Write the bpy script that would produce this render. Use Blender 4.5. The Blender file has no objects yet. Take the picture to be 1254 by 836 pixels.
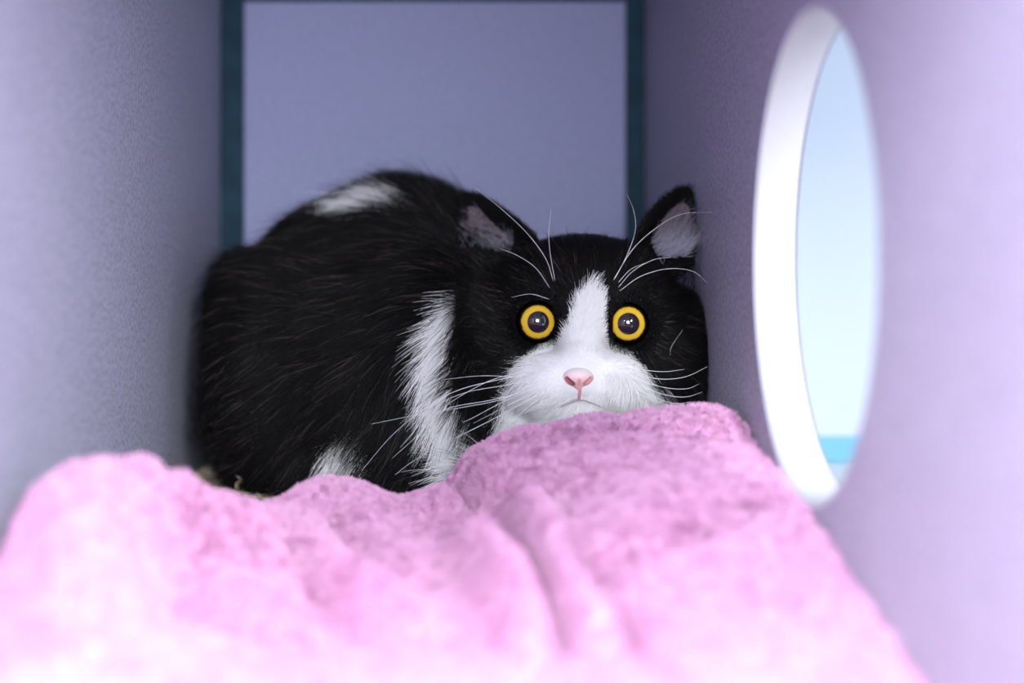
import bpy, math
import numpy as np
from mathutils import Vector

rng = np.random.default_rng(7)
C = bpy.context.scene.collection
S = bpy.context.scene
F = 1806.0            # focal length in pixels of the 1254 px frame
CX, CY = 540.0, 340.0 # principal point of the (cropped) photograph
CZ = 0.135            # camera height above the compartment floor


def W(px, py, y):
    return np.array([(px - CX) * y / F, y, CZ + (CY - py) * y / F])


def proj(p):
    return CX + F * p[:, 0] / p[:, 1], CY - F * (p[:, 2] - CZ) / p[:, 1]


# ------------------------------------------------------------------ helpers
def lin(c):
    c = np.array(c, float) / 255.0
    return np.where(c <= 0.04045, c / 12.92, ((c + 0.055) / 1.055) ** 2.4)


def sm(a, b, x):
    t = np.clip((x - a) / (b - a), 0, 1)
    return t * t * (3 - 2 * t)


def mat(name, rgb=(200, 200, 200), rough=0.6, spec=0.3, **kw):
    m = bpy.data.materials.new(name)
    m.use_nodes = True
    b = m.node_tree.nodes['Principled BSDF']
    b.inputs['Base Color'].default_value = (*lin(rgb), 1)
    b.inputs['Roughness'].default_value = rough
    b.inputs['Specular IOR Level'].default_value = spec
    for k, v in kw.items():
        b.inputs[k.replace('_', ' ')].default_value = v
    return m


def speckle(m, rgb_a, rgb_b, scale, lo=0.4, hi=0.6, bump=0.0, detail=2.0, stretch=None):
    nt = m.node_tree
    N, L = nt.nodes, nt.links
    b = N['Principled BSDF']
    tc = N.new('ShaderNodeTexCoord')
    no = N.new('ShaderNodeTexNoise')
    no.inputs['Scale'].default_value = scale
    no.inputs['Detail'].default_value = detail
    src = tc.outputs['Object']
    if stretch:
        mp = N.new('ShaderNodeMapping')
        mp.inputs['Scale'].default_value = stretch
        L.new(src, mp.inputs['Vector'])
        src = mp.outputs['Vector']
    L.new(src, no.inputs['Vector'])
    r = N.new('ShaderNodeValToRGB')
    r.color_ramp.elements[0].position = lo
    r.color_ramp.elements[1].position = hi
    r.color_ramp.elements[0].color = (*lin(rgb_a), 1)
    r.color_ramp.elements[1].color = (*lin(rgb_b), 1)
    L.new(no.outputs['Fac'], r.inputs['Fac'])
    L.new(r.outputs['Color'], b.inputs['Base Color'])
    if bump:
        bp = N.new('ShaderNodeBump')
        bp.inputs['Strength'].default_value = bump
        bp.inputs['Distance'].default_value = 0.001
        L.new(no.outputs['Fac'], bp.inputs['Height'])
        L.new(bp.outputs['Normal'], b.inputs['Normal'])
    return m


def attr_mat(name, rough=0.6, spec=0.3, **kw):
    m = mat(name, (255, 255, 255), rough, spec, **kw)
    nt = m.node_tree
    a = nt.nodes.new('ShaderNodeAttribute')
    a.attribute_name = 'coat'
    nt.links.new(a.outputs['Color'], nt.nodes['Principled BSDF'].inputs['Base Color'])
    return m


def mesh_obj(name, verts, faces, m=None, parent=None, smooth=True, mats=None, fmat=None):
    me = bpy.data.meshes.new(name)
    me.from_pydata([tuple(map(float, v)) for v in verts], [], [tuple(map(int, f)) for f in faces])
    me.update()
    if smooth:
        me.polygons.foreach_set('use_smooth', np.ones(len(me.polygons), bool))
    for mm in (mats or ([m] if m else [])):
        me.materials.append(mm)
    if fmat is not None:
        me.polygons.foreach_set('material_index', np.array(fmat, np.int32))
    o = bpy.data.objects.new(name, me)
    C.objects.link(o)
    if parent:
        o.parent = parent
    return o


def struct(o):
    o['kind'] = 'structure'
    return o


def tag(o, label, cat, group=None, kind=None):
    o['label'] = label
    o['category'] = cat
    if group:
        o['group'] = group
    if kind:
        o['kind'] = kind
    return o


def box(name, x0, x1, y0, y1, z0, z1, m, bev=0.0, parent=None):
    v = [(x, y, z) for x in (x0, x1) for y in (y0, y1) for z in (z0, z1)]
    f = [(0, 1, 3, 2), (4, 6, 7, 5), (0, 4, 5, 1), (2, 3, 7, 6), (0, 2, 6, 4), (1, 5, 7, 3)]
    o = mesh_obj(name, v, f, m, parent, smooth=False)
    if bev:
        b = o.modifiers.new('bevel', 'BEVEL')
        b.width = bev
        b.segments = 2
    return o


def hair(name, pts, rad, m, parent=None, col=None):
    """pts (n,k,3) strand points, rad (n,k), col (n,3) -> one hair curves object."""
    n, k, _ = pts.shape
    cu = bpy.data.hair_curves.new(name)
    cu.add_curves([k] * n)
    cu.position_data.foreach_set('vector', pts.astype(np.float32).ravel())
    a = cu.attributes.get('radius') or cu.attributes.new('radius', 'FLOAT', 'POINT')
    a.data.foreach_set('value', rad.astype(np.float32).ravel())
    if col is not None:
        c4 = np.ones((n, 4), np.float32)
        c4[:, :3] = col
        a = cu.attributes.new('coat', 'FLOAT_COLOR', 'CURVE')
        a.data.foreach_set('color', c4.ravel())
    cu.materials.append(m)
    o = bpy.data.objects.new(name, cu)
    C.objects.link(o)
    if parent:
        o.parent = parent
    return o


def vcol(o, col):
    me = o.data
    a = me.color_attributes.new('coat', 'FLOAT_COLOR', 'POINT')
    c4 = np.ones((len(me.vertices), 4), np.float32)
    c4[:, :3] = col
    a.data.foreach_set('color', c4.ravel())


def tube(name, path, r0, r1, m, parent=None, sides=6, sub=6):
    """A tapering tube along a smoothed path."""
    P = np.array(path, float)
    n = len(P)
    E = np.vstack([2 * P[0] - P[1], P, 2 * P[-1] - P[-2]])
    out = []
    for i in range(1, n):
        p0, p1, p2, p3 = E[i - 1], E[i], E[i + 1], E[i + 2]
        for t in np.linspace(0, 1, sub, endpoint=False):
            out.append(0.5 * (2 * p1 + (p2 - p0) * t + (2 * p0 - 5 * p1 + 4 * p2 - p3) * t ** 2 + (3 * p1 - p0 - 3 * p2 + p3) * t ** 3))
    out.append(P[-1])
    P = np.array(out)
    T = np.gradient(P, axis=0)
    T /= np.linalg.norm(T, axis=1)[:, None] + 1e-12
    up = np.array([0.31, 0.82, 0.48])
    A = np.cross(T, up)
    A /= np.linalg.norm(A, axis=1)[:, None] + 1e-12
    B = np.cross(T, A)
    R = np.linspace(r0, r1, len(P))
    ang = np.linspace(0, 2 * np.pi, sides, endpoint=False)
    V = (P[:, None] + R[:, None, None] * (np.cos(ang)[None, :, None] * A[:, None] + np.sin(ang)[None, :, None] * B[:, None])).reshape(-1, 3)
    Fs = []
    for i in range(len(P) - 1):
        for j in range(sides):
            a, b = i * sides + j, i * sides + (j + 1) % sides
            Fs.append((a, b, b + sides, a + sides))
    Fs.append(tuple(range(sides))[::-1])
    Fs.append(tuple(range((len(P) - 1) * sides, len(P) * sides)))
    return mesh_obj(name, V, Fs, m, parent)


def inpoly(px, py, poly):
    poly = np.array(poly, float)
    ins = np.zeros(px.shape, bool)
    j = len(poly) - 1
    for i in range(len(poly)):
        xi, yi = poly[i]
        xj, yj = poly[j]
        c = ((yi > py) != (yj > py)) & (px < (xj - xi) * (py - yi) / (yj - yi + 1e-12) + xi)
        ins ^= c
        j = i
    return ins


def polydist(px, py, poly, closed=False):
    poly = np.array(poly, float)
    d = np.full(px.shape, 1e9)
    n = len(poly)
    for i in range(n if closed else n - 1):
        a, b = poly[i], poly[(i + 1) % n]
        ab = b - a
        t = np.clip(((px - a[0]) * ab[0] + (py - a[1]) * ab[1]) / (ab @ ab + 1e-12), 0, 1)
        d = np.minimum(d, np.hypot(px - a[0] - t * ab[0], py - a[1] - t * ab[1]))
    return d


def noise3(p, f, seed=0):
    """smooth value noise on a random lattice, three channels, (n,3) in about -1..1"""
    tab = np.random.default_rng(1000 + seed).uniform(-1, 1, (32, 32, 32, 3))
    out = np.zeros((len(p), 3))
    for o, amp in ((1.0, 1.0), (2.03, 0.45)):
        q = p * (f * 0.32 * o) + 17.3 * seed + 500
        i = np.floor(q).astype(np.int64)
        t = q - i
        t = t * t * (3 - 2 * t)
        for a in (0, 1):
            for b in (0, 1):
                for c in (0, 1):
                    w = (t[:, 0] if a else 1 - t[:, 0]) * (t[:, 1] if b else 1 - t[:, 1]) * (t[:, 2] if c else 1 - t[:, 2])
                    out += amp * w[:, None] * tab[(i[:, 0] + a) % 32, (i[:, 1] + b) % 32, (i[:, 2] + c) % 32]
    return np.clip(out * 1.25, -1.2, 1.2)


# ------------------------------------------------------------------ camera, light
cd = bpy.data.cameras.new('camera')
cam = bpy.data.objects.new('camera', cd)
C.objects.link(cam)
cam.location = (0, 0, CZ)
cam.rotation_euler = (math.pi / 2, 0, 0)
cd.sensor_width = 36
cd.lens = F / 1254 * 36
cd.shift_x = (627 - CX) / 1254
cd.shift_y = -(418 - CY) / 1254
cd.clip_start = 0.01
cd.dof.use_dof = True
cd.dof.focus_distance = 0.785
cd.dof.aperture_fstop = 2.9
S.camera = cam
S.view_settings.view_transform = 'Standard'
S.view_settings.look = 'None'

wd = bpy.data.worlds.new('room_light')
wd.use_nodes = True
wd.node_tree.nodes['Background'].inputs['Color'].default_value = (0.78, 0.84, 1.0, 1)
wd.node_tree.nodes['Background'].inputs['Strength'].default_value = 0.35
S.world = wd


def area(name, loc, target, sx, sy, power, col=(1, 1, 1)):
    l = bpy.data.lights.new(name, 'AREA')
    l.shape = 'RECTANGLE'
    l.size, l.size_y = sx, sy
    l.energy = power
    l.color = col
    o = bpy.data.objects.new(name, l)
    C.objects.link(o)
    o.location = loc
    o.rotation_euler = (Vector(target) - Vector(loc)).to_track_quat('-Z', 'Y').to_euler()
    return o


area('ceiling_panel_light', (0.0, -0.45, 0.95), (0, 0.40, 0.08), 1.6, 0.6, 66, (0.93, 0.975, 1.0))
area('window_light', (0.10, -0.42, 0.30), (0, 0.8, 0.1), 0.40, 0.30, 14, (0.90, 0.95, 1.0))
area('left_side_fill', (-0.52, -0.50, 0.60), (0.15, 0.42, 0.2), 0.26, 0.22, 25, (0.86, 0.94, 1.0))  # added light, brightens the front of the right wall in a wedge
area('right_side_fill', (0.46, -0.60, 0.56), (-0.16, 0.5, 0.18), 0.26, 0.22, 21, (0.97, 0.98, 1.0))  # its counterpart, added to brighten the front of the left wall
area('next_compartment_fill', (0.40, 0.72, 0.345), (0.40, 0.75, 0), 0.25, 0.5, 0.62, (0.95, 0.98, 1.0))  # added unseen fill, brightens what shows through the round opening

# ------------------------------------------------------------------ the compartment
XL, XR, TR = -0.1615, 0.1496, 0.0208
YB, YF, ZT = 1.08, 0.13, 0.36
HC = (0.6065, CZ + 0.0088)   # centre (y, z) and radius of the round opening
HR = 0.1

m_left = speckle(mat('laminate_left', rough=0.55, spec=0.25), (146, 147, 166), (176, 177, 196), 420, 0.36, 0.58)
m_right = speckle(mat('laminate_right', rough=0.5, spec=0.25), (144, 139, 157), (173, 167, 186), 420, 0.36, 0.58)
m_back = speckle(mat('laminate_back', rough=0.6, spec=0.2), (148, 151, 187), (156, 159, 195), 300, 0.4, 0.6)
m_teal = speckle(mat('teal_trim', rough=0.6, spec=0.2), (14, 48, 66), (20, 58, 76), 60)
m_rim = speckle(mat('white_board_edge', rough=0.6, spec=0.2), (150, 152, 161), (188, 187, 191), 420, 0.24, 0.34, bump=0.15, detail=4)
m_seam = mat('grey_edge_line', (120, 116, 132), 0.7)
m_outer = mat('outer_laminate', (205, 212, 226), 0.6)
m_floor = speckle(mat('floor_laminate', rough=0.5), (150, 148, 170), (165, 162, 186), 200)

struct(box('floor', XL - 0.02, XR + TR, YF, YB + 0.02, -0.02, 0.0, m_floor))
struct(box('ceiling', XL - 0.02, XR + TR, YF, YB + 0.02, ZT, ZT + 0.02, m_outer))
struct(box('wall_left', XL - 0.02, XL, YF, YB + 0.02, 0.0, ZT, m_left, 0.0015))
TW = 0.0165
XBL, XBR = W(299, 0, YB)[0], W(766, 0, YB)[0]
ZBT = CZ + (CY - 2) * YB / F
struct(box('wall_back', XBL, XBR, YB, YB + 0.02, 0.0, ZBT, m_back, 0.0008))
struct(box('trim_1', XL, XBL - 0.0003, YB + 0.001, YB + 0.02, 0.0, ZT, m_teal))
struct(box('trim_2', XBR + 0.0003, XR, YB + 0.001, YB + 0.02, 0.0, ZT, m_teal))
struct(box('trim_3', XBL, XBR, YB + 0.001, YB + 0.02, ZBT + 0.0003, ZT, m_teal))


def holed_wall():
    n = 96
    ang = np.linspace(0, 2 * np.pi, n, endpoint=False)
    V, Fs, fm = [], [], []
    y0, y1, z0, z1 = YF, YB + 0.02, 0.0, ZT

    def edge(a):
        c, s = math.cos(a), math.sin(a)
        t = 1e9
        for comp, lo, hi, o in ((c, y0, y1, HC[0]), (s, z0, z1, HC[1])):
            if abs(comp) > 1e-9:
                t = min(t, ((hi if comp > 0 else lo) - o) / comp)
        return HC[0] + t * c, HC[1] + t * s
    # make sure the four corners are hit
    cor = [math.atan2(z - HC[1], y - HC[0]) % (2 * math.pi) for y in (y0, y1) for z in (z0, z1)]
    ang = np.array(sorted(list(ang) + cor))
    n = len(ang)
    b = 0.0022
    rings = [(XR, None, 0), (XR, HR + b, 0), (XR + b * 0.3, HR + b * 0.3, 0), (XR + b, HR, 0), (XR + TR - 0.0012, HR, 0), (XR + TR, HR + 0.0012, 0), (XR + TR, None, 0)]
    for x, r, _ in rings:
        for a in ang:
            if r is None:
                y, z = edge(a)
            else:
                y, z = HC[0] + r * math.cos(a), HC[1] + r * math.sin(a)
            V.append((x, y, z))
    for k in range(len(rings) - 1):
        for j in range(n):
            a, c = k * n + j, k * n + (j + 1) % n
            Fs.append((a, c, c + n, a + n))
            fm.append([0, 2, 2, 2, 1, 1][k])
    for j in range(n):   # outer border faces
        a, c, d = j, (j + 1) % n, (len(rings) - 1) * n
        Fs.append((a, a + d, c + d, c))
        fm.append(0)
    o = mesh_obj('wall_right', V, Fs, None, None, smooth=False, mats=[m_right, m_outer, m_outer], fmat=fm)
    # white cut edge of the opening, as its own liner ring
    e = 0.0004
    V, Fs, fm = [], [], []
    prof = [(XR + 0.0003, HR + 0.0022), (XR + 0.0006, HR + 0.0004), (XR + 0.0022, HR - e), (XR + TR - 0.0011, HR - e), (XR + TR - 0.0002, HR - e), (XR + TR + 0.0004, HR + 0.001)]
    m = 128
    for x, r in prof:
        for a in np.linspace(0, 2 * np.pi, m, endpoint=False):
            V.append((x, HC[0] + r * math.cos(a), HC[1] + r * math.sin(a)))
    for k in range(len(prof) - 1):
        for j in range(m):
            a, c = k * m + j, k * m + (j + 1) % m
            Fs.append((a, c, c + m, a + m))
            fm.append(1 if k >= 3 else 0)
    r = mesh_obj('hole_rim', V, Fs, None, o, mats=[m_rim, m_seam], fmat=fm)
    r['label'] = 'white cut edge of the round opening'
    return struct(o)


holed_wall()

# the compartment seen through the round opening
m_next = mat('pale_blue_laminate', (200, 206, 218), 0.6, 0.2)
m_nteal = mat('blue_baseboard', (120, 178, 204), 0.6, 0.2)
m_nfloor = mat('pale_floor', (214, 222, 224), 0.6, 0.2)
XN = 0.62
struct(box('floor_beyond', XR + TR, XN, YF, YB + 0.02, -0.02, 0.0, m_nfloor))
struct(box('wall_beyond', XR + TR, XN, YB, YB + 0.02, 0.0, ZT, m_next))
zb = CZ + (CY - 534) * YB / F
struct(box('baseboard_beyond', XR + TR + 0.0005, XN - 0.0005, YB - 0.003, YB - 0.0001, 0.0005, zb, m_nteal))
struct(box('wall_far_right', XN, XN + 0.02, YF, YB + 0.02, 0.0, ZT, m_next))
struct(box('ceiling_beyond', XR + TR, XN + 0.02, YF, YB + 0.02, ZT, ZT + 0.02, m_outer))

# ------------------------------------------------------------------ beige mat
MZ = 0.0105


def make_mat_cloth():
    nx, ny = 150, 150
    x = np.linspace(XL + 0.004, 0.13, nx)
    y = np.linspace(0.7625, 1.05, ny)
    X, Y = np.meshgrid(x, y, indexing='ij')
    p = np.stack([X, Y, 0 * X], -1).reshape(-1, 3)
    Z = MZ + 0.0011 * noise3(p, 60, 3)[:, 0].reshape(X.shape) + 0.0008 * rng.normal(size=X.shape)
    edge = np.minimum(np.minimum(X - x[0], x[-1] - X), np.minimum(Y - y[0], y[-1] - Y))
    Z -= 0.008 * (1 - sm(0, 0.012, edge))
    Z += 0.0
    top = np.stack([X, Y, Z], -1).reshape(-1, 3)
    idx = np.arange(nx * ny).reshape(nx, ny)
    Fs = np.stack([idx[:-1, :-1], idx[1:, :-1], idx[1:, 1:], idx[:-1, 1:]], -1).reshape(-1, 4).tolist()
    V = top.tolist()
    loop = list(idx[:, 0]) + list(idx[-1, 1:]) + list(idx[-2::-1, -1]) + list(idx[0, -2:0:-1])
    b = len(V)
    for i in loop:
        V.append((top[i, 0], top[i, 1], 0.0004))
    n = len(loop)
    for k in range(n):
        Fs.append((loop[k], b + k, b + (k + 1) % n, loop[(k + 1) % n]))
    Fs.append(tuple(b + k for k in range(n)))
    m = speckle(mat('beige_terry', rough=0.95, spec=0.05), (150, 132, 112), (206, 190, 168), 330, 0.35, 0.65, bump=0.6)
    o = mesh_obj('bedding_mat', V, Fs, m)
    tag(o, 'beige woven bedding mat showing between the cat and the pink blanket', 'mat')
    # loose loops and threads of the weave
    n = 26000
    r = np.stack([rng.uniform(x[0], 0.06, n), rng.uniform(0.7625, 0.98, n)], -1)
    z0 = MZ - 0.001 + 0.0011 * noise3(np.c_[r, np.zeros(n)], 60, 3)[:, 0]
    k = 4
    d = rng.normal(size=(n, 3))
    d[:, 2] = np.abs(d[:, 2]) * 0.7 + 0.25
    d /= np.linalg.norm(d, axis=1)[:, None]
    ln = rng.uniform(0.0015, 0.004, n)
    t = np.linspace(0, 1, k)
    pts = np.c_[r, z0][:, None] + d[:, None] * (ln[:, None] * t)[:, :, None]
    pts[:, :, 2] -= (t ** 2 * 0.6)[None] * ln[:, None]
    pts[:, :, 0] = np.clip(pts[:, :, 0], XL + 0.001, 1)
    col = lin((206, 190, 166)) * rng.uniform(0.6, 1.1, (n, 1))
    h = hair('loop_pile', pts, np.full((n, k), 0.00034), attr_mat('beige_thread', 0.9, 0.05), o, col)
    h['kind'] = 'stuff'
    # one twisted tuft sticking up, as in the photo
    base = W(292, 600, 0.86)
    base[2] = MZ
    tube('thread_tuft', [base, base + (-0.001, 0, 0.004), base + (0.002, -0.002, 0.007), base + (-0.001, -0.004, 0.010)], 0.0014, 0.0007, m, o)


make_mat_cloth()

# ------------------------------------------------------------------ pink fleece blanket
ridge = np.array([(4, 690, .525), (22, 635, .53), (60, 590, .54), (105, 567, .55), (150, 560, .56), (192, 567, .585), (222, 580, .62), (250, 610, .655), (280, 622, .68),
                  (305, 625, .695), (340, 614, .705), (372, 598, .712), (402, 587, .72), (430, 591, .728), (455, 602, .735), (478, 613, .74),
                  (492, 614, .742), (512, 606, .744), (533, 600, .746), (543, 598, .747), (551, 582, .747), (568, 560, .747), (592, 544, .747), (625, 533, .747),
                  (700, 517, .747), (780, 508, .743), (840, 500, .737), (872, 499, .732), (893, 505, .722), (915, 534, .708)])
RW = np.array([W(*r) for r in ridge])
RW[-1, 0] = XR - 0.0016


def on_plane(px, py, y):
    return W(px, py, y)


ctrl = [W(*r) for r in ridge[::1]]
ctrl += [W(*q) for q in [
    (985, 622, .600), (1045, 716, .527), (1130, 842, .453),
    (750, 634, .60), (900, 628, .60), (640, 600, .68), (760, 570, .67), (850, 565, .66),
    (850, 742, .51), (980, 720, .52), (1000, 842, .455), (850, 850, .452),
    (720, 700, .56), (600, 566, .715),
    (600, 655, .665), (642, 716, .595), (684, 795, .525), (692, 842, .485),
    (520, 640, .69), (560, 690, .615), (590, 760, .55), (600, 842, .49),
    (430, 625, .675), (440, 690, .60), (450, 760, .54), (450, 842, .485),
    (330, 645, .63), (320, 720, .555), (320, 842, .475),
    (215, 640, .585), (200, 720, .53), (200, 842, .46),
    (100, 620, .52), (80, 720, .475), (60, 842, .43), (5, 760, .50), (-20, 842, .46)]]
ctrl += [np.array(q) for q in [(-0.158, .32, .03), (-0.05, .32, .018), (0.05, .32, .016), (0.147, .32, .010), (-0.158, .2, .014), (0, .2, .012), (0.147, .2, .009)]]
ctrl = np.array(ctrl)


def tps_fit(P, z, lam=2e-5):
    n = len(P)
    d = np.linalg.norm(P[:, None] - P[None], axis=2)
    K = np.where(d > 0, d ** 2 * np.log(d + 1e-12), 0) + lam * np.eye(n)
    A = np.zeros((n + 3, n + 3))
    A[:n, :n] = K
    Q = np.c_[np.ones(n), P]
    A[:n, n:] = Q
    A[n:, :n] = Q.T
    return np.linalg.solve(A, np.r_[z, 0, 0, 0])


w_b = tps_fit(ctrl[:, :2], ctrl[:, 2])


def tps(x, y):
    out = np.zeros(x.shape)
    for (a, b, _), w in zip(ctrl, w_b[:-3]):
        d2 = (x - a) ** 2 + (y - b) ** 2
        out += w * 0.5 * d2 * np.log(d2 + 1e-18)
    return out + w_b[-3] + w_b[-2] * x + w_b[-1] * y


def wline(pts):
    return np.array([W(*q)[:2] for q in pts])


CREASES = [  # (polyline, depth (+ = valley), width)
    (wline([(548, 592, .745), (562, 606, .733), (600, 655, .665), (642, 716, .595), (684, 795, .525), (694, 842, .485)]), 0.009, 0.0060),
    (wline([(690, 672, .60), (720, 702, .555), (761, 735, .52), (795, 780, .49), (817, 842, .455)]), 0.0100, 0.0060),
    (wline([(640, 640, .665), (690, 735, .57), (735, 800, .505)]), -0.0105, 0.0085),
    (wline([(580, 688, .628), (625, 745, .565), (650, 785, .53), (652, 842, .485)]), -0.0130, 0.0100),
    (wline([(176, 665, .555), (190, 715, .53), (205, 760, .505)]), 0.0095, 0.009),
    (wline([(230, 668, .585), (234, 690, .57), (240, 725, .54)]), 0.008, 0.008),
    (wline([(330, 650, .64), (372, 705, .585), (415, 765, .53), (460, 842, .49)]), 0.008, 0.007),
    (wline([(240, 725, .54), (330, 775, .51), (410, 842, .48)]), 0.011, 0.008),
    (wline([(395, 622, .69), (440, 665, .63), (470, 700, .59)]), 0.006, 0.009),
    (wline([(300, 640, .645), (350, 690, .595), (440, 720, .57), (520, 790, .53)]), -0.006, 0.011),
    (wline([(420, 842, .47), (560, 826, .485), (660, 842, .48)]), 0.007, 0.007),
    (wline([(575, 590, .733), (620, 562, .728), (680, 548, .722), (790, 536, .712), (870, 530, .705)]), 0.0030, 0.005),
    (wline([(905, 640, .60), (820, 680, .57), (740, 690, .565)]), 0.007, 0.013),
]


def fold(x, y):
    out = np.zeros(x.shape)
    for ln, dep, wid in CREASES:
        d = polydist(x, y, ln)
        e0 = np.hypot(x - ln[0][0], y - ln[0][1])
        out -= 1.7 * dep * np.exp(-(d / wid) ** 2) * sm(0.0, 0.03, e0 + 0.008)
    return out


def make_blanket():
    xs0, xs1 = XL + 0.0016, XR - 0.0016
    nx, nt = 420, 420
    xs = np.linspace(xs0, xs1, nx)
    rx = np.r_[xs0 - 0.001, RW[:, 0]]
    ry = np.r_[RW[0, 1], RW[:, 1]]
    yr = np.interp(xs, rx, ry)
    ker = np.exp(-np.linspace(-2, 2, 9) ** 2)
    ker /= ker.sum()
    yr = np.convolve(np.pad(yr, 4, 'edge'), ker, 'valid')
    y0 = 0.15
    t = np.linspace(0, 1, nt)
    X = np.repeat(xs[:, None], nt, 1)
    Y = y0 + (yr[:, None] - y0) * t[None]
    base = tps(X, Y)
    Z = base + fold(X, Y)
    p = np.stack([X, Y, np.zeros_like(X)], -1).reshape(-1, 3)
    Z += 0.0003 * noise3(p, 70, 11)[:, 0].reshape(X.shape) + 0.00015 * noise3(p, 500, 12)[:, 0].reshape(X.shape)
    Z = 0.0035 + 0.5 * ((Z - 0.0035) + np.sqrt((Z - 0.0035) ** 2 + 1.2e-5))
    # rounded roll over the far edge, then down to the floor
    rows = [np.stack([X, Y, Z], -1)]
    H = Z[:, -1]
    R = np.clip(H * 0.35, 0.004, 0.011)
    back = []
    for a in np.linspace(0, np.pi / 2, 10)[1:]:
        back.append(np.stack([xs, yr + R * np.sin(a), H - R * (1 - np.cos(a))], -1))
    zl = back[-1][:, 2]
    zlow = 0.002 + 0 * yr
    for s in np.linspace(0, 1, 24)[1:]:
        q = np.stack([xs, yr + R - 0.004 * s, zl + (zlow - zl) * s], -1)
        back.append(q)
    G = np.concatenate([rows[0], np.stack(back, 1)], 1)
    n1, n2 = G.shape[:2]
    # a scalloped, woolly far hem
    q = G.reshape(-1, 3)
    far = np.clip((np.arange(n2) - (nt - 26)) / 26, 0, 1)[None, :].repeat(n1, 0).ravel()
    q[:, 2] += far * 0.0012 * noise3(q * (1, 0.4, 0.4), 330, 15)[:, 1]
    q[:, 1] += far * 0.0010 * noise3(q, 300, 16)[:, 2]
    q[:, 0] = np.clip(q[:, 0], xs0, xs1)
    q[:, 2] = np.maximum(q[:, 2], 0.002)
    idx = np.arange(n1 * n2).reshape(n1, n2)
    Fs = np.stack([idx[:-1, :-1], idx[1:, :-1], idx[1:, 1:], idx[:-1, 1:]], -1).reshape(-1, 4)
    # underside: closes the blanket into a solid
    loop = list(idx[:, 0]) + list(idx[-1, 1:]) + list(idx[-2::-1, -1]) + list(idx[0, -2:0:-1])
    V = q.tolist()
    Fl = Fs.tolist()
    b = len(V)
    low = 0.0008
    for i in loop:
        V.append((q[i, 0], q[i, 1], low))
    n = len(loop)
    for k in range(n):
        Fl.append((loop[k], b + k, b + (k + 1) % n, loop[(k + 1) % n]))
    m = speckle(mat('pink_fleece', rough=0.95, spec=0.05), (205, 144, 188), (220, 168, 205), 260, 0.35, 0.65, bump=0.5)
    m.node_tree.nodes['Principled BSDF'].inputs['Sheen Weight'].default_value = 0.25
    o = mesh_obj('fleece_blanket', V, Fl, m)
    tag(o, 'rumpled pink fleece blanket folded in front of the cat', 'blanket')

    # plush pile: short clumped fibres over the top and the far roll
    me = o.data
    A, B_, Cc = q[Fs[:, 0]], q[Fs[:, 1]], q[Fs[:, 3]]
    nrm = np.cross(B_ - A, Cc - A)
    ar = np.linalg.norm(nrm, axis=1)
    nrm /= ar[:, None] + 1e-15
    cy = A[:, 1]
    dens = ar * np.where(cy > 0.56, 1.0, 0.4) * np.where(cy < 0.3, 0.0, 1.0)
    n = 330000
    fi = rng.choice(len(Fs), n, p=dens / dens.sum())
    u, v = rng.random((2, n, 1))
    r0 = A[fi] + u * (B_[fi] - A[fi]) + v * (Cc[fi] - A[fi])
    N = nrm[fi]
    N[N[:, 2] < -0.3] *= -1
    cl = noise3(r0, 1100, 21) * 0.5 + noise3(r0, 300, 22) * 0.15
    d = N + cl + 0.28 * rng.normal(size=(n, 3)) + np.array([0.1, 0.0, -0.15])
    d /= np.linalg.norm(d, axis=1)[:, None]
    bad = (d * N).sum(1) < 0.15
    d[bad] += N[bad] * 0.6
    d /= np.linalg.norm(d, axis=1)[:, None]
    ln = rng.uniform(0.0016, 0.0032, n) * (1 + 0.15 * noise3(r0, 300, 23)[:, 0])
    k = 3
    tt = np.array([0, 0.55, 1.0])
    pts = r0[:, None] + d[:, None] * (ln[:, None] * tt)[:, :, None]
    pts[:, 2] += cl * (0.3 * ln)[:, None]
    pts[:, :, 0] = np.clip(pts[:, :, 0], XL + 0.0004, XR - 0.0004)
    rad = np.array([0.00019, 0.00017, 0.00007])[None] * rng.uniform(0.8, 1.2, (n, 1))
    tone = np.clip(0.5 + 0.13 * noise3(r0, 140, 24)[:, :1] + 0.22 * noise3(r0, 1100, 21)[:, 1:2], 0, 1)
    col = lin((212, 153, 196)) * (1 - tone) + lin((229, 182, 214)) * tone
    col *= rng.uniform(0.88, 1.08, (n, 1))
    h = hair('fleece_pile', pts, rad, attr_mat('pink_fibre', 0.9, 0.06), o, np.clip(col, 0, 0.97))
    h['kind'] = 'stuff'
    return o


make_blanket()

# ------------------------------------------------------------------ the cat: implicit body
HY = 0.846   # depth of the skull centre


def HP(px, py, y):
    return W(px, py, y)


def sd_ell(P, c, r):
    r = np.asarray(r, float)
    q = (P - c) / r
    k0 = np.linalg.norm(q, axis=-1)
    k1 = np.linalg.norm(q / r, axis=-1) + 1e-9
    return k0 * (k0 - 1) / k1


def sd_cap(P, a, b, ra, rb):
    ab = b - a
    t = np.clip(((P - a) @ ab) / (ab @ ab), 0, 1)
    return np.linalg.norm(P - a - t[..., None] * ab, axis=-1) - (ra + (rb - ra) * t)


def smin(a, b, k):
    h = np.clip(0.5 + 0.5 * (b - a) / k, 0, 1)
    return b + (a - b) * h - k * h * (1 - h)


def smax(a, b, k):
    return -smin(-a, -b, k)


EYES = [W(657, 394, 0.8065), W(768, 396, 0.8065)]
EYE_R = 0.0113
GAZE = [np.array([0.03, -1, 0.02]), np.array([-0.05, -1, 0.02])]
GAZE = [g / np.linalg.norm(g) for g in GAZE]
NOSE = W(709, 464, 0.7750)


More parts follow.
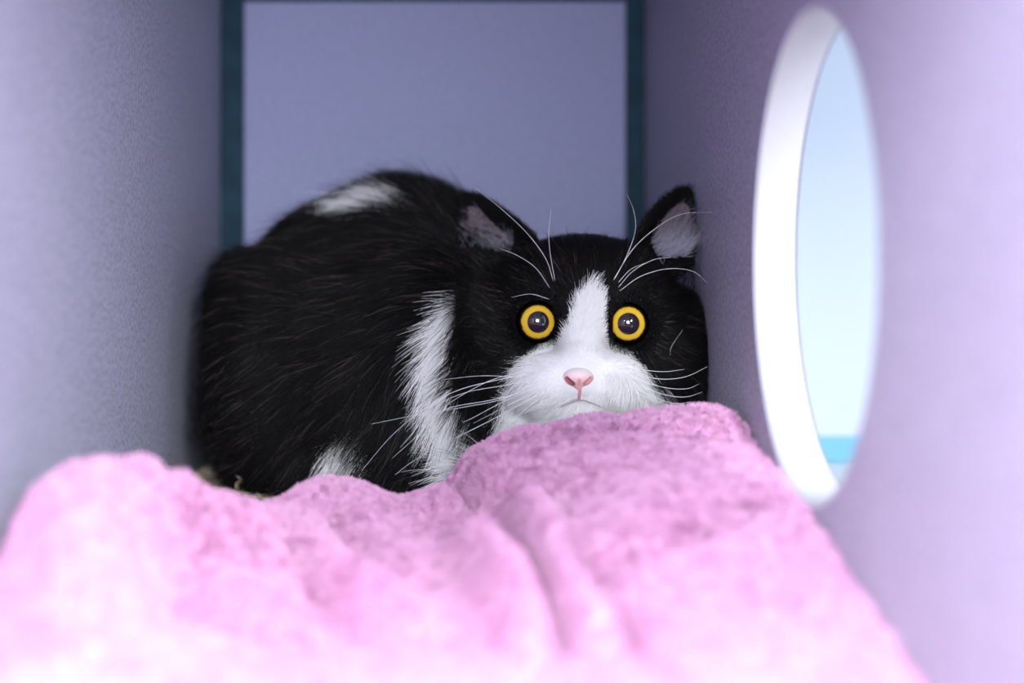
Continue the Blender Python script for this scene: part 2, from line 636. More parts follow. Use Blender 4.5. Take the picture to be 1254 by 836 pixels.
EAR_L = dict(poly=[(660, 330), (577, 335), (570, 300), (567, 262), (562, 238), (568, 231), (590, 236), (612, 249), (636, 268), (656, 288), (670, 314)], y=0.862, cx=612, cy=290, ax=(567, 238, 618, 320), tilt=-0.25, lean=0.18)
EAR_R = dict(poly=[(764, 330), (770, 294), (788, 264), (810, 241), (832, 227), (847, 225), (855, 234), (857, 262), (857, 300), (850, 335)], y=0.838, cx=815, cy=280, ax=(845, 228, 812, 320), tilt=0.22, lean=0.18)


def ear_surface(E, x, z):
    """depth (y) of the front face of the ear's cup above (x, z)"""
    y = E['y']
    c = W(E['cx'], E['cy'], y)
    tip, base = W(E['ax'][0], E['ax'][1], y), W(E['ax'][2], E['ax'][3], y)
    ax = (base - tip)[[0, 2]]
    L = np.linalg.norm(ax)
    ax /= L
    s = (x - tip[0]) * ax[0] + (z - tip[2]) * ax[1]
    dn = np.abs((x - tip[0]) * ax[1] - (z - tip[2]) * ax[0])
    half = 0.0015 + 0.017 * np.clip(s / L, 0, 1.3)
    cup = 0.0105 * np.clip(s / L, 0.0, 1.0) * (1 - np.clip(dn / half, 0, 1.25) ** 2)
    return y + E['lean'] * (z - c[2]) * 1.0 + E['tilt'] * (x - c[0]) + cup


def sd_ear(P, E):
    y = E['y']
    poly = np.array([W(a, b, y)[[0, 2]] for a, b in E['poly']])
    x, z = P[..., 0], P[..., 2]
    d2 = polydist(x, z, poly, True)
    d2 = np.where(inpoly(x, z, poly), -d2, d2)
    w = P[..., 1] - ear_surface(E, x, z)
    th = 0.0021
    slab = np.abs(w - th) - th
    return smax(d2, slab, 0.0022)


def cat_sdf(P):
    E = lambda px, py, y, r: sd_ell(P, W(px, py, y), r)
    # --- trunk
    d = E(462, 372, 0.955, (0.080, 0.075, 0.0675))                       # arched back
    d = smin(d, E(500, 352, 0.935, (0.055, 0.060, 0.059)), 0.03)        # shoulders
    d = smin(d, E(352, 445, 0.905, (0.0455, 0.062, 0.064)), 0.020)      # haunch
    d = smin(d, E(312, 374, 0.945, (0.023, 0.050, 0.031)), 0.016)       # hip
    d = smin(d, E(356, 520, 0.890, (0.040, 0.050, 0.034)), 0.02)        # folded hind leg
    d = smin(d, E(470, 470, 0.885, (0.075, 0.060, 0.070)), 0.03)        # belly side
    d = smin(d, E(515, 470, 0.852, (0.050, 0.048, 0.062)), 0.03)        # near shoulder
    d = smin(d, sd_cap(P, W(500, 500, 0.84), W(478, 590, 0.815), 0.030, 0.020), 0.02)   # upper fore leg
    d = smin(d, sd_cap(P, W(500, 596, 0.815), W(580, 612, 0.792), 0.0175, 0.0135), 0.015)  # forearm on the mat
    d = smin(d, E(606, 610, 0.787, (0.020, 0.022, 0.0135)), 0.012)      # front paw
    d = smin(d, sd_cap(P, W(640, 540, 0.87), W(700, 610, 0.81), 0.024, 0.0145), 0.02)   # far fore leg
    d = smin(d, E(716, 608, 0.80, (0.018, 0.020, 0.0135)), 0.012)
    d = smin(d, sd_cap(P, W(326, 574, 0.880), W(400, 586, 0.842), 0.016, 0.016), 0.015)  # hind paw
    d = smin(d, E(585, 500, 0.860, (0.048, 0.046, 0.056)), 0.03)        # chest and ruff
    d = smin(d, E(540, 430, 0.870, (0.036, 0.045, 0.060)), 0.03)
    d = smin(d, sd_cap(P, W(560, 400, 0.92), W(690, 410, 0.865), 0.054, 0.044), 0.03)  # neck
    # tail wrapped round the rump
    for a, b, ra, rb in (((300, 470, 1.0), (400, 545, 1.03), .022, .020), ((400, 545, 1.03), (560, 548, 1.035), .020, .019), ((560, 548, 1.035), (650, 540, 1.02), .019, .012)):
        d = smin(d, sd_cap(P, W(*a), W(*b), ra, rb), 0.012)
    # --- head
    h = E(716, 385, HY, (0.0475, 0.044, 0.0375))
    h = smin(h, E(714, 352, 0.838, (0.042, 0.034, 0.026)), 0.015)       # forehead
    h = smin(h, E(634, 432, 0.842, (0.029, 0.030, 0.031)), 0.018)       # cheeks
    h = smin(h, E(806, 430, 0.845, (0.027, 0.030, 0.034)), 0.018)
    h = smin(h, E(600, 455, 0.862, (0.026, 0.030, 0.036)), 0.02)
    h = smin(h, E(826, 440, 0.862, (0.022, 0.026, 0.036)), 0.02)
    h = smin(h, sd_cap(P, W(716, 372, 0.812), W(709, 450, 0.787), 0.0135, 0.0098), 0.012)   # bridge of the nose
    h = smin(h, E(676, 467, 0.7955, (0.0200, 0.0175, 0.0150)), 0.008)   # whisker pads
    h = smin(h, E(743, 466, 0.7955, (0.0200, 0.0175, 0.0150)), 0.008)
    h = smin(h, E(709, 470, 0.7900, (0.0110, 0.0130, 0.0100)), 0.006)
    h = smin(h, E(708, 498, 0.7990, (0.0165, 0.0150, 0.0110)), 0.006)   # chin
    h = smin(h, E(708, 500, 0.8300, (0.034, 0.030, 0.0200)), 0.015)     # jaw
    for e, g in zip(EYES, GAZE):                                        # brow/eyelid swelling, then the opening
        h = smin(h, sd_ell(P, e + np.array([0, 0.003, 0.0]), (0.0138, 0.0125, 0.0132)), 0.006)
    h = smin(h, sd_ear(P, EAR_L), 0.007)
    h = smin(h, sd_ear(P, EAR_R), 0.007)
    d = smin(d, h, 0.012)
    for e, g in zip(EYES, GAZE):
        d = smax(d, -(np.linalg.norm(P - e - g * 0.0008, axis=-1) - 0.0108), 0.0012)
    # stay inside the compartment and on the mat
    d = smax(d, XL + 0.004 - P[..., 0], 0.008)
    d = smax(d, P[..., 0] - (XR - 0.0022), 0.003)
    d = smax(d, MZ + 0.0016 - P[..., 2], 0.004)
    return d


def surface_nets(fn, lo, hi, h):
    ax = [np.arange(l, u + h, h) for l, u in zip(lo, hi)]
    sh = tuple(len(a) for a in ax)
    D = np.empty(sh, np.float32)
    for i in range(0, sh[0], 12):
        g = np.stack(np.meshgrid(ax[0][i:i + 12], ax[1], ax[2], indexing='ij'), -1)
        D[i:i + 12] = fn(g)
    ins = D < 0
    n = tuple(s - 1 for s in sh)
    acc = np.zeros(n + (3,), np.float32)
    cnt = np.zeros(n, np.float32)
    cor = [(a, b, c) for a in (0, 1) for b in (0, 1) for c in (0, 1)]
    sl = lambda o: tuple(slice(o[k], o[k] + n[k]) for k in range(3))
    for ia in range(8):
        for ib in range(ia + 1, 8):
            a, b = cor[ia], cor[ib]
            if sum(abs(p - q) for p, q in zip(a, b)) != 1:
                continue
            da, db = D[sl(a)], D[sl(b)]
            cr = ins[sl(a)] != ins[sl(b)]
            t = np.where(cr, da / np.where(cr, da - db, 1), 0)
            for k in range(3):
                acc[..., k] += np.where(cr, a[k] + t * (b[k] - a[k]), 0)
            cnt += cr
    act = cnt > 0
    idx = np.full(n, -1, np.int64)
    idx[act] = np.arange(act.sum())
    cell = np.argwhere(act)
    V = np.array(lo) + h * (cell + acc[act] / cnt[act][:, None])
    quads = []
    for k in range(3):
        k1, k2 = (k + 1) % 3, (k + 2) % 3
        s0 = [slice(None)] * 3
        s1 = [slice(None)] * 3
        s0[k], s1[k] = slice(0, -1), slice(1, None)
        ch = ins[tuple(s0)] != ins[tuple(s1)]
        e = np.argwhere(ch)
        e = e[(e[:, k1] > 0) & (e[:, k2] > 0) & (e[:, k1] < n[k1]) & (e[:, k2] < n[k2])]
        o1, o2 = np.zeros(3, int), np.zeros(3, int)
        o1[k1], o2[k2] = 1, 1
        g = lambda q: idx[q[:, 0], q[:, 1], q[:, 2]]
        Q = np.stack([g(e - o1 - o2), g(e - o2), g(e), g(e - o1)], -1)
        fl = ins[e[:, 0], e[:, 1], e[:, 2]]
        Q[~fl] = Q[~fl][:, ::-1]
        quads.append(Q)
    Q = np.concatenate(quads)
    return V, Q[(Q >= 0).all(1)]


def relax(V, Q, it, lam=0.5, mask=None):
    e = np.concatenate([Q[:, [0, 1]], Q[:, [1, 2]], Q[:, [2, 3]], Q[:, [3, 0]]])
    for _ in range(it):
        s = np.zeros_like(V)
        c = np.zeros(len(V))
        for k in range(3):
            s[:, k] = np.bincount(e[:, 0], V[e[:, 1], k], len(V)) + np.bincount(e[:, 1], V[e[:, 0], k], len(V))
        c = np.bincount(e[:, 0], minlength=len(V)) + np.bincount(e[:, 1], minlength=len(V))
        T = s / np.maximum(c, 1)[:, None]
        w = lam if mask is None else lam * mask[:, None]
        V = V + w * (T - V)
    return V


CV, CQ = surface_nets(cat_sdf, (XL, 0.755, 0.008), (XR + 0.001, 1.06, 0.235), 0.0019)
CV = relax(CV, CQ, 2, 0.4)


def vnormals(V, Q):
    n = np.cross(V[Q[:, 2]] - V[Q[:, 0]], V[Q[:, 3]] - V[Q[:, 1]])
    vn = np.zeros_like(V)
    for k in range(4):
        for j in range(3):
            vn[:, j] += np.bincount(Q[:, k], n[:, j], len(V))
    return vn / (np.linalg.norm(vn, axis=1)[:, None] + 1e-15), n


# ---- coat pattern
FACE_WHITE = [(723, 346), (717, 354), (706, 368), (696, 397), (683, 417), (663, 421), (646, 434), (636, 454), (624, 477), (608, 520), (600, 560), (600, 620), (760, 620), (840, 540),
              (826, 494), (800, 466), (782, 447), (768, 430), (748, 424), (739, 407), (737, 384), (741, 366), (733, 356)]
RUFF_WHITE = [(556, 358), (544, 376), (531, 396), (522, 420), (516, 450), (515, 480), (524, 507), (531, 540), (546, 570), (562, 600), (612, 625), (592, 580), (582, 540), (570, 518), (551, 490), (547, 455), (546, 430), (551, 400)]
BACK_WHITE = [(418, 250), (440, 243), (470, 240), (503, 249), (497, 256), (470, 254), (450, 258), (430, 257)]
LOW_WHITE = [(397, 560), (414, 536), (428, 526), (440, 542), (447, 580), (410, 586)]


def white_amount(P, jit=0.0):
    px, py = proj(P)
    px = px + jit * 1.0 if np.isscalar(jit) else px + jit[:, 0]
    py = py if np.isscalar(jit) else py + jit[:, 1]
    y = P[:, 1]

    def soft(poly, s):
        d = polydist(px, py, poly, True)
        return np.where(inpoly(px, py, poly), 1, -1) * d / s
    a = np.where(y < 0.868, soft(FACE_WHITE, 3.0), -9)
    a = np.maximum(a, np.where(y < 0.89, soft(RUFF_WHITE, 4.0), -9))
    a = np.maximum(a, np.where((y > 0.88) & (y < 0.98), soft(BACK_WHITE, 5.0), -9))
    a = np.maximum(a, np.where(y < 0.90, soft(LOW_WHITE, 4.0), -9))
    return np.clip(0.5 + 0.5 * a, 0, 1)


BLACK = lin((15, 14, 16))
WHITE = lin((247, 246, 247))

cat = bpy.data.objects.new('cat', None)
C.objects.link(cat)
cat.location = (0, 0.9, MZ)
tag(cat, 'black and white long-haired cat crouching with wide yellow eyes behind the blanket', 'cat')
OFF = np.array([0, 0.9, MZ])

m_skin = attr_mat('cat_undercoat', 0.85, 0.1)
body = mesh_obj('body', CV - OFF, CQ, m_skin, cat)
wa = white_amount(CV)
vcol(body, (BLACK * 0.5)[None] * (1 - wa[:, None]) + (WHITE * 0.85)[None] * wa[:, None])


def child(o):
    o.parent = cat
    o.location = tuple(-OFF)
    return o


# ---- fur
VN, QN = vnormals(CV, CQ)
QA = np.linalg.norm(QN, axis=1)


def ear_inner(P):
    """which points sit inside the cup of an ear, facing forward"""
    out = np.zeros(len(P), bool)
    for E in (EAR_L, EAR_R):
        poly = np.array([W(a, b, E['y'])[[0, 2]] for a, b in E['poly']])
        ins = inpoly(P[:, 0], P[:, 2], poly) & (polydist(P[:, 0], P[:, 2], poly, True) > 0.0025)
        fr = np.abs(P[:, 1] - ear_surface(E, P[:, 0], P[:, 2])) < 0.0025
        out |= ins & fr
    return out


def ear_zone(P):
    out = np.zeros(len(P), bool)
    for E in (EAR_L, EAR_R):
        poly = np.array([W(a, b, E['y'])[[0, 2]] for a, b in E['poly']])
        ins = inpoly(P[:, 0], P[:, 2], poly) | (polydist(P[:, 0], P[:, 2], poly, True) < 0.003)
        out |= ins & (P[:, 1] > E['y'] - 0.02) & (P[:, 1] < E['y'] + 0.03) & (P[:, 2] > W(0, 318, E['y'])[2])
    return out


HEADC = W(714, 410, 0.84)


def head_w(P):
    q = (P - HEADC) / np.array([0.064, 0.06, 0.062])
    return 1 - sm(0.92, 1.18, np.linalg.norm(q, axis=1))


def flow(P, N):
    hw = head_w(P)[:, None]
    v = P - (NOSE + np.array([0, -0.012, 0.004]))
    v /= np.linalg.norm(v, axis=1)[:, None]
    v = v + np.array([0, 0.5, 0.0])
    # below the cheeks the fur turns down and outwards
    side = np.sign(P[:, :1] - NOSE[0])
    low = sm(0.0, 0.05, np.abs(P[:, 0] - NOSE[0]))[:, None]
    v = v + low * np.concatenate([side * 0.3, 0 * side, -0.35 + 0 * side], 1)
    b = np.tile(np.array([-1.0, 0.35, -0.42]), (len(P), 1))
    frn = (1 - sm(0.82, 0.90, P[:, 1]))[:, None]
    b = b + frn * np.array([0.35, -0.1, -0.35])
    f = v * hw + b * (1 - hw)
    f = f + 0.35 * noise3(P, 45, 31) + 0.18 * noise3(P, 140, 32)
    ez = ear_zone(P)
    if ez.any():
        q = P[ez]
        left = q[:, 0] < NOSE[0]
        up = np.where(left[:, None], np.array([-0.5, 0.1, 0.9]), np.array([0.35, 0.1, 0.95]))
        f[ez] = up
    # part the hair round the eyes
    for e in EYES:
        w = P - e
        dist = np.linalg.norm(w, axis=1)[:, None]
        k = 1 - sm(0.010, 0.022, dist)
        f = f * (1 - k * 0.8) + k * 1.5 * w / dist
    f = f - N * (f * N).sum(1)[:, None]
    return f / (np.linalg.norm(f, axis=1)[:, None] + 1e-9)


def fur_len(P):
    hw = head_w(P)
    dn = np.linalg.norm(P - NOSE, axis=1)
    face = 0.0028 + 0.0085 * sm(0.012, 0.075, dn)
    px, py = proj(P)
    cheek = np.maximum(1 - sm(590, 655, px), sm(800, 850, px)) * sm(390, 450, py)
    face = face + 0.006 * cheek
    L = face * hw + 0.021 * (1 - hw)
    L = np.where(ear_zone(P), 0.0042, L)
    for e in EYES:
        d = np.linalg.norm(P - e, axis=1)
        L = np.minimum(L, 0.0016 + np.clip(d - 0.0115, 0, 1) * 0.42)
    L = np.minimum(L, 0.0014 + 0.55 * np.clip(np.linalg.norm((P - NOSE) / np.array([1.1, 1.0, 0.9]), axis=1) - 0.010, 0, 1))
    return L


def grow(n, weight, lmul, k, r_root, r_tip, lift0, lift1, seed):
    g = np.random.default_rng(seed)
    cen = CV[CQ].mean(1)
    w = QA * weight(cen)
    fi = g.choice(len(CQ), n, p=w / w.sum())
    u, v = g.random((2, n, 1))
    q = CQ[fi]
    bil = lambda A: (A[q[:, 0]] * (1 - u) * (1 - v) + A[q[:, 1]] * u * (1 - v) + A[q[:, 2]] * u * v + A[q[:, 3]] * (1 - u) * v)
    P, N = bil(CV), bil(VN)
    N /= np.linalg.norm(N, axis=1)[:, None]
    keep = np.ones(n, bool)
    for e in EYES:
        keep &= np.linalg.norm(P - e, axis=1) > 0.0112
    keep &= ~((np.linalg.norm((P - NOSE - np.array([0, 0.004, -0.0026])) / np.array([0.0080, 0.010, 0.0056]), axis=1) < 1))
    keep &= ~ear_inner(P)
    keep &= P[:, 2] > MZ + 0.004
    P, N = P[keep], N[keep]
    n = len(P)
    T = flow(P, N)
    L = fur_len(P) * lmul * g.uniform(0.65, 1.15, n)
    T = T + 0.16 * g.normal(size=(n, 3))
    # strands lean into shared locks
    lock = noise3(P, 260, 41)
    T = T + 0.28 * lock
    T -= N * (T * N).sum(1)[:, None]
    T /= np.linalg.norm(T, axis=1)[:, None] + 1e-9
    lf = g.uniform(0.75, 1.3, n) * (1 + 0.25 * noise3(P, 90, 42)[:, 0])
    lf *= np.where(head_w(P) > 0.5, 0.8, 1.0)
    pts = np.empty((n, k, 3))
    pts[:, 0] = P - N * 0.0004
    for i in range(1, k):
        a = np.radians(lift0 + (lift1 - lift0) * (i - 1) / max(k - 2, 1)) * lf
        d = T * np.cos(a)[:, None] + N * np.sin(a)[:, None] + np.array([0, 0, -0.12]) * (i / k)
        d /= np.linalg.norm(d, axis=1)[:, None]
        pts[:, i] = pts[:, i - 1] + d * (L / (k - 1))[:, None]
    pts[:, :, 0] = np.clip(pts[:, :, 0], XL + 0.0006, XR - 0.0006)
    pts[:, :, 2] = np.maximum(pts[:, :, 2], MZ + 0.001)
    t = np.linspace(0, 1, k)
    rad = (r_root + (r_tip - r_root) * t ** 1.5)[None] * g.uniform(0.75, 1.25, (n, 1))
    ppx, ppy = proj(P)
    jit = 1.4 + 3.2 * sm(412, 440, ppy) * sm(590, 620, ppx) + 2.4 * (1 - sm(575, 600, ppx))
    wa = white_amount(P, g.normal(size=(n, 2)) * jit[:, None])
    isw = (wa > g.uniform(0.2, 0.8, n))[:, None]
    bl = BLACK * g.uniform(0.5, 1.6, (n, 1)) * (1 + 0.12 * g.normal(size=(n, 3)))
    rare = g.random((n, 1)) < (0.03 if k < 6 else 0.16)
    bl = np.where(rare, lin((92, 84, 80)) * g.uniform(0.4, 1.1, (n, 1)), bl)
    wh = WHITE * g.uniform(0.86, 1.04, (n, 1))
    col = np.clip(np.where(isw, wh, bl), 0.001, 0.93)
    return pts, rad, col


def coat_weight(c):
    w = 1 + 2.2 * head_w(c)
    w = w * np.where(c[:, 1] > 0.99, 0.3, 1.0)
    w = w * np.where(np.linalg.norm((c - NOSE) / np.array([1, 1.4, 1]), axis=1) < 0.045, 1.8, 1)
    return w


m_fur = attr_mat('cat_fur', 0.5, 0.16)
p1, r1, c1 = grow(210000, coat_weight, 1.0, 5, 0.00011, 0.00003, 32, 8, 1)
fur = child(hair('fur', p1, r1, m_fur, None, c1))
fur['kind'] = 'stuff'
guard_w = lambda c: coat_weight(c) * (1 - 0.75 * head_w(c))
p2, r2, c2 = grow(9000, guard_w, 1.35, 6, 0.00012, 0.00003, 36, 16, 2)
gh = child(hair('guard_hair', p2, r2, m_fur, None, c2))
gh['kind'] = 'stuff'

# ---- inner ears: pink-grey lining plus pale tufts
m_lin = speckle(mat('inner_ear_skin', rough=0.7, spec=0.2), (76, 66, 74), (98, 86, 94), 400)


def inner_ear(E, inner, name_label):
    y = E['y']
    poly = np.array([W(a, b, y)[[0, 2]] for a, b in inner])
    lo, hi = poly.min(0), poly.max(0)
    xs, zs = np.linspace(lo[0], hi[0], 40), np.linspace(lo[1], hi[1], 40)
    X, Z = np.meshgrid(xs, zs, indexing='ij')
    inn = inpoly(X, Z, poly)
    Yq = ear_surface(E, X, Z) - 0.0007
    V = np.stack([X, Yq, Z], -1).reshape(-1, 3)
    idx = np.arange(1600).reshape(40, 40)
    Fq = np.stack([idx[:-1, :-1], idx[1:, :-1], idx[1:, 1:], idx[:-1, 1:]], -1).reshape(-1, 4)
    ok = inn.ravel()
    Fq = Fq[ok[Fq].all(1)]
    us = np.unique(Fq)
    mp = np.full(1600, -1)
    mp[us] = np.arange(len(us))
    o = child(mesh_obj('inner_ear', V[us], mp[Fq], m_lin))
    o['label'] = name_label
    return o, V[us]


def ear_tuft(E, parent, V, dirv, n, seed, zcut):
    g = np.random.default_rng(seed)
    lowness = np.clip((V[:, 2].max() - V[:, 2]) / (np.ptp(V[:, 2])), 0, 1)
    w = 0.12 + lowness ** 2.2 * 1.8
    P = V[g.choice(len(V), n, p=w / w.sum())] + g.normal(size=(n, 3)) * np.array([0.0006, 0.0001, 0.0006])
    low = np.clip((V[:, 2].max() - P[:, 2]) / np.ptp(V[:, 2]), 0, 1)
    d = np.array(dirv)[None] + 0.38 * g.normal(size=(n, 3)) + 0.4 * noise3(P, 120, seed)
    d[:, 2] += 0.5 * (1 - low)
    d[:, 1] -= 0.25
    d /= np.linalg.norm(d, axis=1)[:, None]
    L = g.uniform(0.004, 0.010, n) * (0.5 + 0.75 * low)
    k = 5
    t = np.linspace(0, 1, k)
    pts = P[:, None] + d[:, None] * (L[:, None] * t)[:, :, None]
    pts[:, :, 2] += (L[:, None] * 0.35) * (t ** 2)[None]
    pts[:, :, 1] -= 0.0015 * np.sin(t * np.pi)[None]
    pts[:, :, 0] = np.clip(pts[:, :, 0], XL + 0.0006, XR - 0.0006)
    rad = np.linspace(0.00009, 0.00003, k)[None].repeat(n, 0)
    base = lin((138, 128, 138))[None] * (1 - low[:, None] ** 3) + lin((215, 216, 236))[None] * low[:, None] ** 3
    o = hair('ear_tuft', pts, rad, m_fur, parent, np.clip(base * g.uniform(0.5, 1.05, (n, 1)), 0, 0.9))
    o['label'] = 'pale hairs growing across the ear opening'
    return o


oL, vL = inner_ear(EAR_L, [(572, 251), (584, 250), (597, 265), (612, 279), (628, 294), (630, 304), (600, 318), (574, 318), (574, 285)], 'pink grey lining of the ear')
oR, vR = inner_ear(EAR_R, [(838, 246), (846, 250), (849, 270), (848, 300), (840, 312), (805, 312), (797, 294), (811, 270), (824, 254)], 'pink grey lining of the ear')
ear_tuft(EAR_L, oL, vL, (-0.8, -0.2, -0.1), 950, 51, 0)
ear_tuft(EAR_R, oR, vR, (0.9, -0.2, 0.05), 950, 52, 0)

# ---- eyes
m_ball = mat('eyeball_white', (90, 86, 84), 0.12, 0.5)
m_pupil = mat('pupil_dark', (26, 23, 32), 0.06, 0.8)
m_lid = mat('eyelid_skin', (3, 3, 3), 0.9, 0.0)
m_iris = mat('iris_amber', (230, 180, 40), 0.08, 0.5)
nt = m_iris.node_tree
tc = nt.nodes.new('ShaderNodeTexCoord')
sp = nt.nodes.new('ShaderNodeSeparateXYZ')
nt.links.new(tc.outputs['Object'], sp.inputs[0])
ln_ = nt.nodes.new('ShaderNodeVectorMath')
ln_.operation = 'LENGTH'
cxy = nt.nodes.new('ShaderNodeCombineXYZ')
nt.links.new(sp.outputs['X'], cxy.inputs['X'])
nt.links.new(sp.outputs['Z'], cxy.inputs['Y'])
nt.links.new(cxy.outputs[0], ln_.inputs[0])
mr = nt.nodes.new('ShaderNodeMapRange')
mr.inputs['From Min'].default_value = 0.0052
mr.inputs['From Max'].default_value = 0.0098
nt.links.new(ln_.outputs['Value'], mr.inputs['Value'])
no = nt.nodes.new('ShaderNodeTexNoise')
no.inputs['Scale'].default_value = 500
nt.links.new(tc.outputs['Object'], no.inputs['Vector'])
ad = nt.nodes.new('ShaderNodeMath')
ad.operation = 'MULTIPLY_ADD'
ad.inputs[1].default_value = 0.25
nt.links.new(no.outputs['Fac'], ad.inputs[0])
nt.links.new(mr.outputs[0], ad.inputs[2])
rp = nt.nodes.new('ShaderNodeValToRGB')
els = rp.color_ramp.elements
els[0].position, els[0].color = 0.08, (*lin((120, 80, 14)), 1)
els[1].position, els[1].color = 1.0, (*lin((40, 26, 8)), 1)
for pos, c in ((0.2, (196, 148, 34)), (0.5, (226, 186, 50)), (0.85, (220, 182, 46))):
    e = els.new(pos)
    e.color = (*lin(c), 1)
nt.links.new(ad.outputs[0], rp.inputs['Fac'])
nt.links.new(rp.outputs['Color'], nt.nodes['Principled BSDF'].inputs['Base Color'])


def cap(r, a0, a1, nr=14, na=48):
    """spherical zone about -Y of polar angle a0..a1"""
    V, Fs = [], []
    for i in range(nr + 1):
        a = a0 + (a1 - a0) * i / nr
        for j in range(na):
            b = 2 * math.pi * j / na
            V.append((r * math.sin(a) * math.cos(b), -r * math.cos(a), r * math.sin(a) * math.sin(b)))
    for i in range(nr):
        for j in range(na):
            p, q = i * na + j, i * na + (j + 1) % na
            Fs.append((p, p + na, q + na, q))
    return V, Fs


def torus(R, r, na=56, nb=12, sy=1.0):
    V, Fs = [], []
    for i in range(na):
        a = 2 * math.pi * i / na
        for j in range(nb):
            b = 2 * math.pi * j / nb
            rr = R + r * math.cos(b)
            V.append((rr * math.cos(a), r * sy * math.sin(b), rr * math.sin(a)))
    for i in range(na):
        for j in range(nb):
            p, q = i * nb + j, ((i + 1) % na) * nb + j
            p2, q2 = i * nb + (j + 1) % nb, ((i + 1) % na) * nb + (j + 1) % nb
            Fs.append((p, p2, q2, q))
    return V, Fs


for e, g in zip(EYES, GAZE):
    rot = Vector((0, -1, 0)).rotation_difference(Vector(g))
    V, Fs = cap(EYE_R, 0.0, math.pi, 24, 40)
    ball = mesh_obj('eye', V, Fs, m_ball, cat)
    ball.location = tuple(e - OFF)
    ball.rotation_mode = 'QUATERNION'
    ball.rotation_quaternion = rot
    ia, pa = math.asin(0.0102 / EYE_R), math.asin(0.0057 / EYE_R)
    V, Fs = cap(EYE_R + 0.00015, pa - 0.03, ia)
    mesh_obj('iris', V, Fs, m_iris, ball)
    V, Fs = cap(EYE_R + 0.0003, 0.0, pa)
    mesh_obj('pupil', V, Fs, m_pupil, ball)
    V, Fs = torus(0.0107, 0.0010)
    lid = mesh_obj('eyelid', V, Fs, m_lid, ball)
    lid.location = (0, -0.0050, 0)

# ---- nose with nostrils, and mouth
m_nose = attr_mat('nose_leather', 0.42, 0.35)


def nose_sdf(P):
    q = P - NOSE
    ax, z = np.abs(q[..., 0]), q[..., 2]
    w = 0.0045
    d = sd_ell(P, NOSE + np.array([0, 0.0045, 0.0012]), (0.0080, 0.0066, 0.0050))
    for s in (-1, 1):
        d = smin(d, sd_ell(P, NOSE + np.array([s * 0.0045, 0.0050, -0.0004]), (0.0038, 0.0052, 0.0036)), 0.002)
    d = smin(d, sd_cap(P, NOSE + np.array([0, 0.003, -0.001]), NOSE + np.array([0, 0.0045, -0.0075]), 0.0034, 0.0016), 0.003)
    d = smax(d, (ax * 0.78 - (z + 0.0098) * 0.72), 0.002)
    for s in (-1, 1):
        d = smax(d, -sd_cap(P, NOSE + np.array([s * 0.0062, 0.0, 0.0002]), NOSE + np.array([s * 0.0037, -0.0006, -0.0026]), 0.0007, 0.0011), 0.0008)
    gr = sd_cap(P, NOSE + np.array([0, -0.0022, -0.0005]), NOSE + np.array([0, 0.0005, -0.0085]), 0.0005, 0.0010)
    return smax(d, -gr, 0.0008)


NV, NQ = surface_nets(nose_sdf, NOSE - np.array([0.013, 0.006, 0.013]), NOSE + np.array([0.013, 0.013, 0.009]), 0.00045)
NV = relax(NV, NQ, 2, 0.4)
nose = child(mesh_obj('nose', NV, NQ, m_nose))
q = NV - NOSE
dn = np.minimum(*[sd_cap(NV, NOSE + np.array([s * 0.0062, 0.0003, 0.0002]), NOSE + np.array([s * 0.0037, -0.0003, -0.0026]), 0.0007, 0.0011) for s in (-1, 1)])
dg = sd_cap(NV, NOSE + np.array([0, -0.0022, -0.0005]), NOSE + np.array([0, 0.0005, -0.0085]), 0.0005, 0.0010)
kd = (1 - sm(0.0002, 0.0011, dn))[:, None]
kg = (1 - sm(0.0001, 0.0010, dg))[:, None] * 0.6
cn = lin((240, 196, 197)) * np.ones((len(NV), 1))
kt = sm(-0.0005, 0.0045, q[:, 2])[:, None]
cn = cn * (1 - kt) + lin((244, 228, 229)) * kt
cn = cn * (1 - kg) + lin((214, 142, 148)) * kg
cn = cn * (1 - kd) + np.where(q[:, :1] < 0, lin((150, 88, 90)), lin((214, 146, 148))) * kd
vcol(nose, cn)

m_mouth = mat('mouth_line', (186, 176, 180), 0.6, 0.2)


def front_y(px, py, guess=0.77):
    """depth at which the camera-side ray first meets the body"""
    ys = np.linspace(0.755, 0.86, 220)
    P = np.stack([W(px, py, y) for y in ys])
    d = cat_sdf(P)
    i = np.argmax(d < 0)
    return ys[i] if d[i] < 0 else guess


def on_body(pts, lift=0.0012):
    return [W(a, b, front_y(a, b) - lift) for a, b in pts]


mouth = child(tube('mouth', on_body([(684, 498), (696, 493), (709, 489), (722, 492), (737, 498)], 0.0010), 0.0008, 0.0005, m_mouth, None, 8, 5))
child(tube('philtrum', on_body([(710, 474), (710, 481), (709, 488)], 0.0014), 0.0008, 0.0007, mat('philtrum_pink', (222, 158, 163), 0.6), None, 8, 4)).parent = mouth
mouth.children[0].location = (0, 0, 0)

# ---- whiskers, each its own strand
m_wh = mat('whisker_white', (238, 238, 244), 0.35, 0.4)


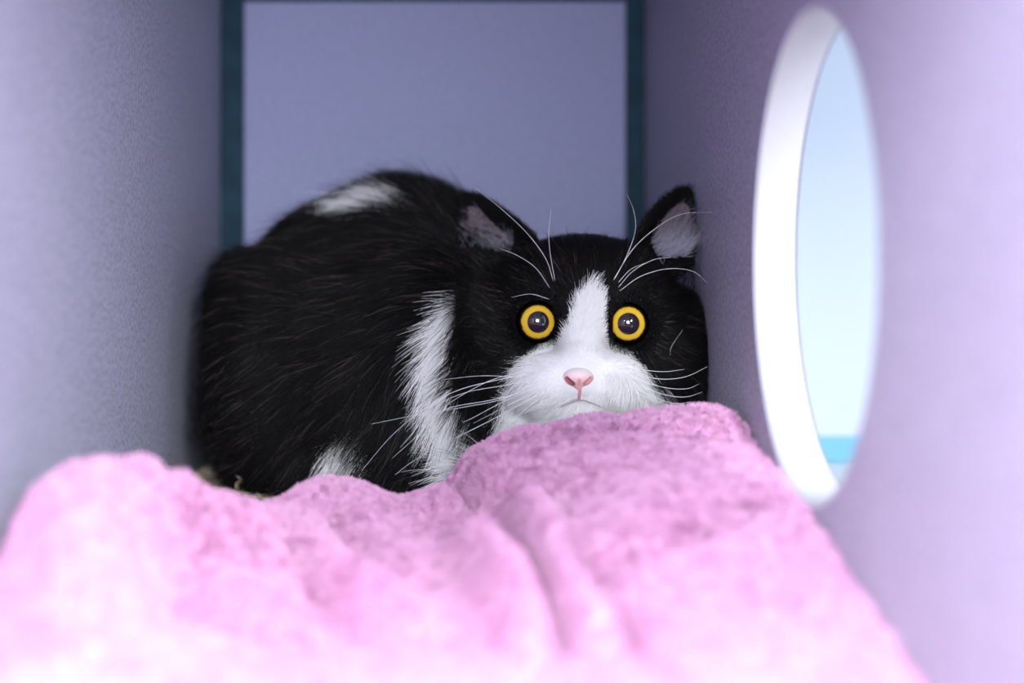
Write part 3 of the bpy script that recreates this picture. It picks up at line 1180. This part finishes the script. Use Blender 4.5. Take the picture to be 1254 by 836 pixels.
def whisker(pts, dep, r=0.00017):
    """pts: photo points root->tip; dep: how far the tip comes forward of the root (m, + = towards the camera)"""
    y0 = front_y(*pts[0]) - 0.0005
    n = len(pts)
    path = []
    for i, (a, b) in enumerate(pts):
        s = i / (n - 1)
        path.append(W(a, b, y0 - dep * math.sin(s * math.pi / 2)))
    path = np.array(path)
    path[:, 0] = np.clip(path[:, 0], XL + 0.001, XR - 0.0007)
    return child(tube('whisker', path, r, r * 0.35, m_wh, None, 5, 6))


for pts, dep in [
    ([(652, 458), (610, 465), (560, 478), (520, 500), (480, 533), (443, 576)], .012),
    ([(650, 466), (610, 473), (572, 480), (535, 494), (512, 503)], .014),
    ([(654, 470), (617, 488), (570, 498), (520, 506), (455, 519)], .014),
    ([(652, 476), (612, 494), (578, 512), (566, 517)], .012),
    ([(656, 480), (615, 500), (580, 518)], .012),
    ([(648, 452), (600, 466), (562, 486), (540, 501)], .012),
    ([(650, 478), (600, 490), (548, 500), (515, 520), (490, 548)], .016),
    ([(654, 486), (600, 515), (540, 545), (505, 565), (484, 581)], .016),
    ([(640, 462), (590, 460), (540, 465)], .008),
    ([(582, 454), (552, 464), (524, 473), (500, 470)], .004),
    ([(660, 488), (620, 520), (585, 545)], .012),
    ([(776, 458), (810, 464), (840, 461), (866, 449)], .006),
    ([(778, 464), (812, 474), (840, 476), (856, 470)], .007),
    ([(776, 470), (810, 482), (838, 486), (860, 480)], .008),
    ([(774, 474), (805, 488), (828, 494), (846, 492)], .009),
    ([(782, 452), (812, 455), (838, 452)], .005),
    ([(770, 478), (800, 490), (824, 497)], .010),
]:
    whisker(pts, dep)
for pts, dep in [
    ([(678, 345), (668, 316), (645, 285), (612, 254), (582, 230)], .010),
    ([(680, 345), (674, 312), (672, 285), (675, 256)], .010),
    ([(673, 352), (656, 328), (634, 313), (612, 304)], .010),
    ([(752, 343), (768, 312), (778, 282), (776, 258), (768, 238)], .010),
    ([(751, 343), (775, 305), (805, 278), (835, 262), (872, 260)], .010),
    ([(757, 352), (775, 332), (800, 318), (822, 315)], .010),
    ([(759, 356), (785, 338), (818, 329), (848, 332), (866, 346)], .008),
    ([(757, 346), (772, 330), (790, 322)], .006),
    ([(672, 366), (650, 360), (626, 364)], .003),
    ([(821, 438), (822, 425), (836, 404)], .003),
]:
    whisker(pts, dep, 0.00015)
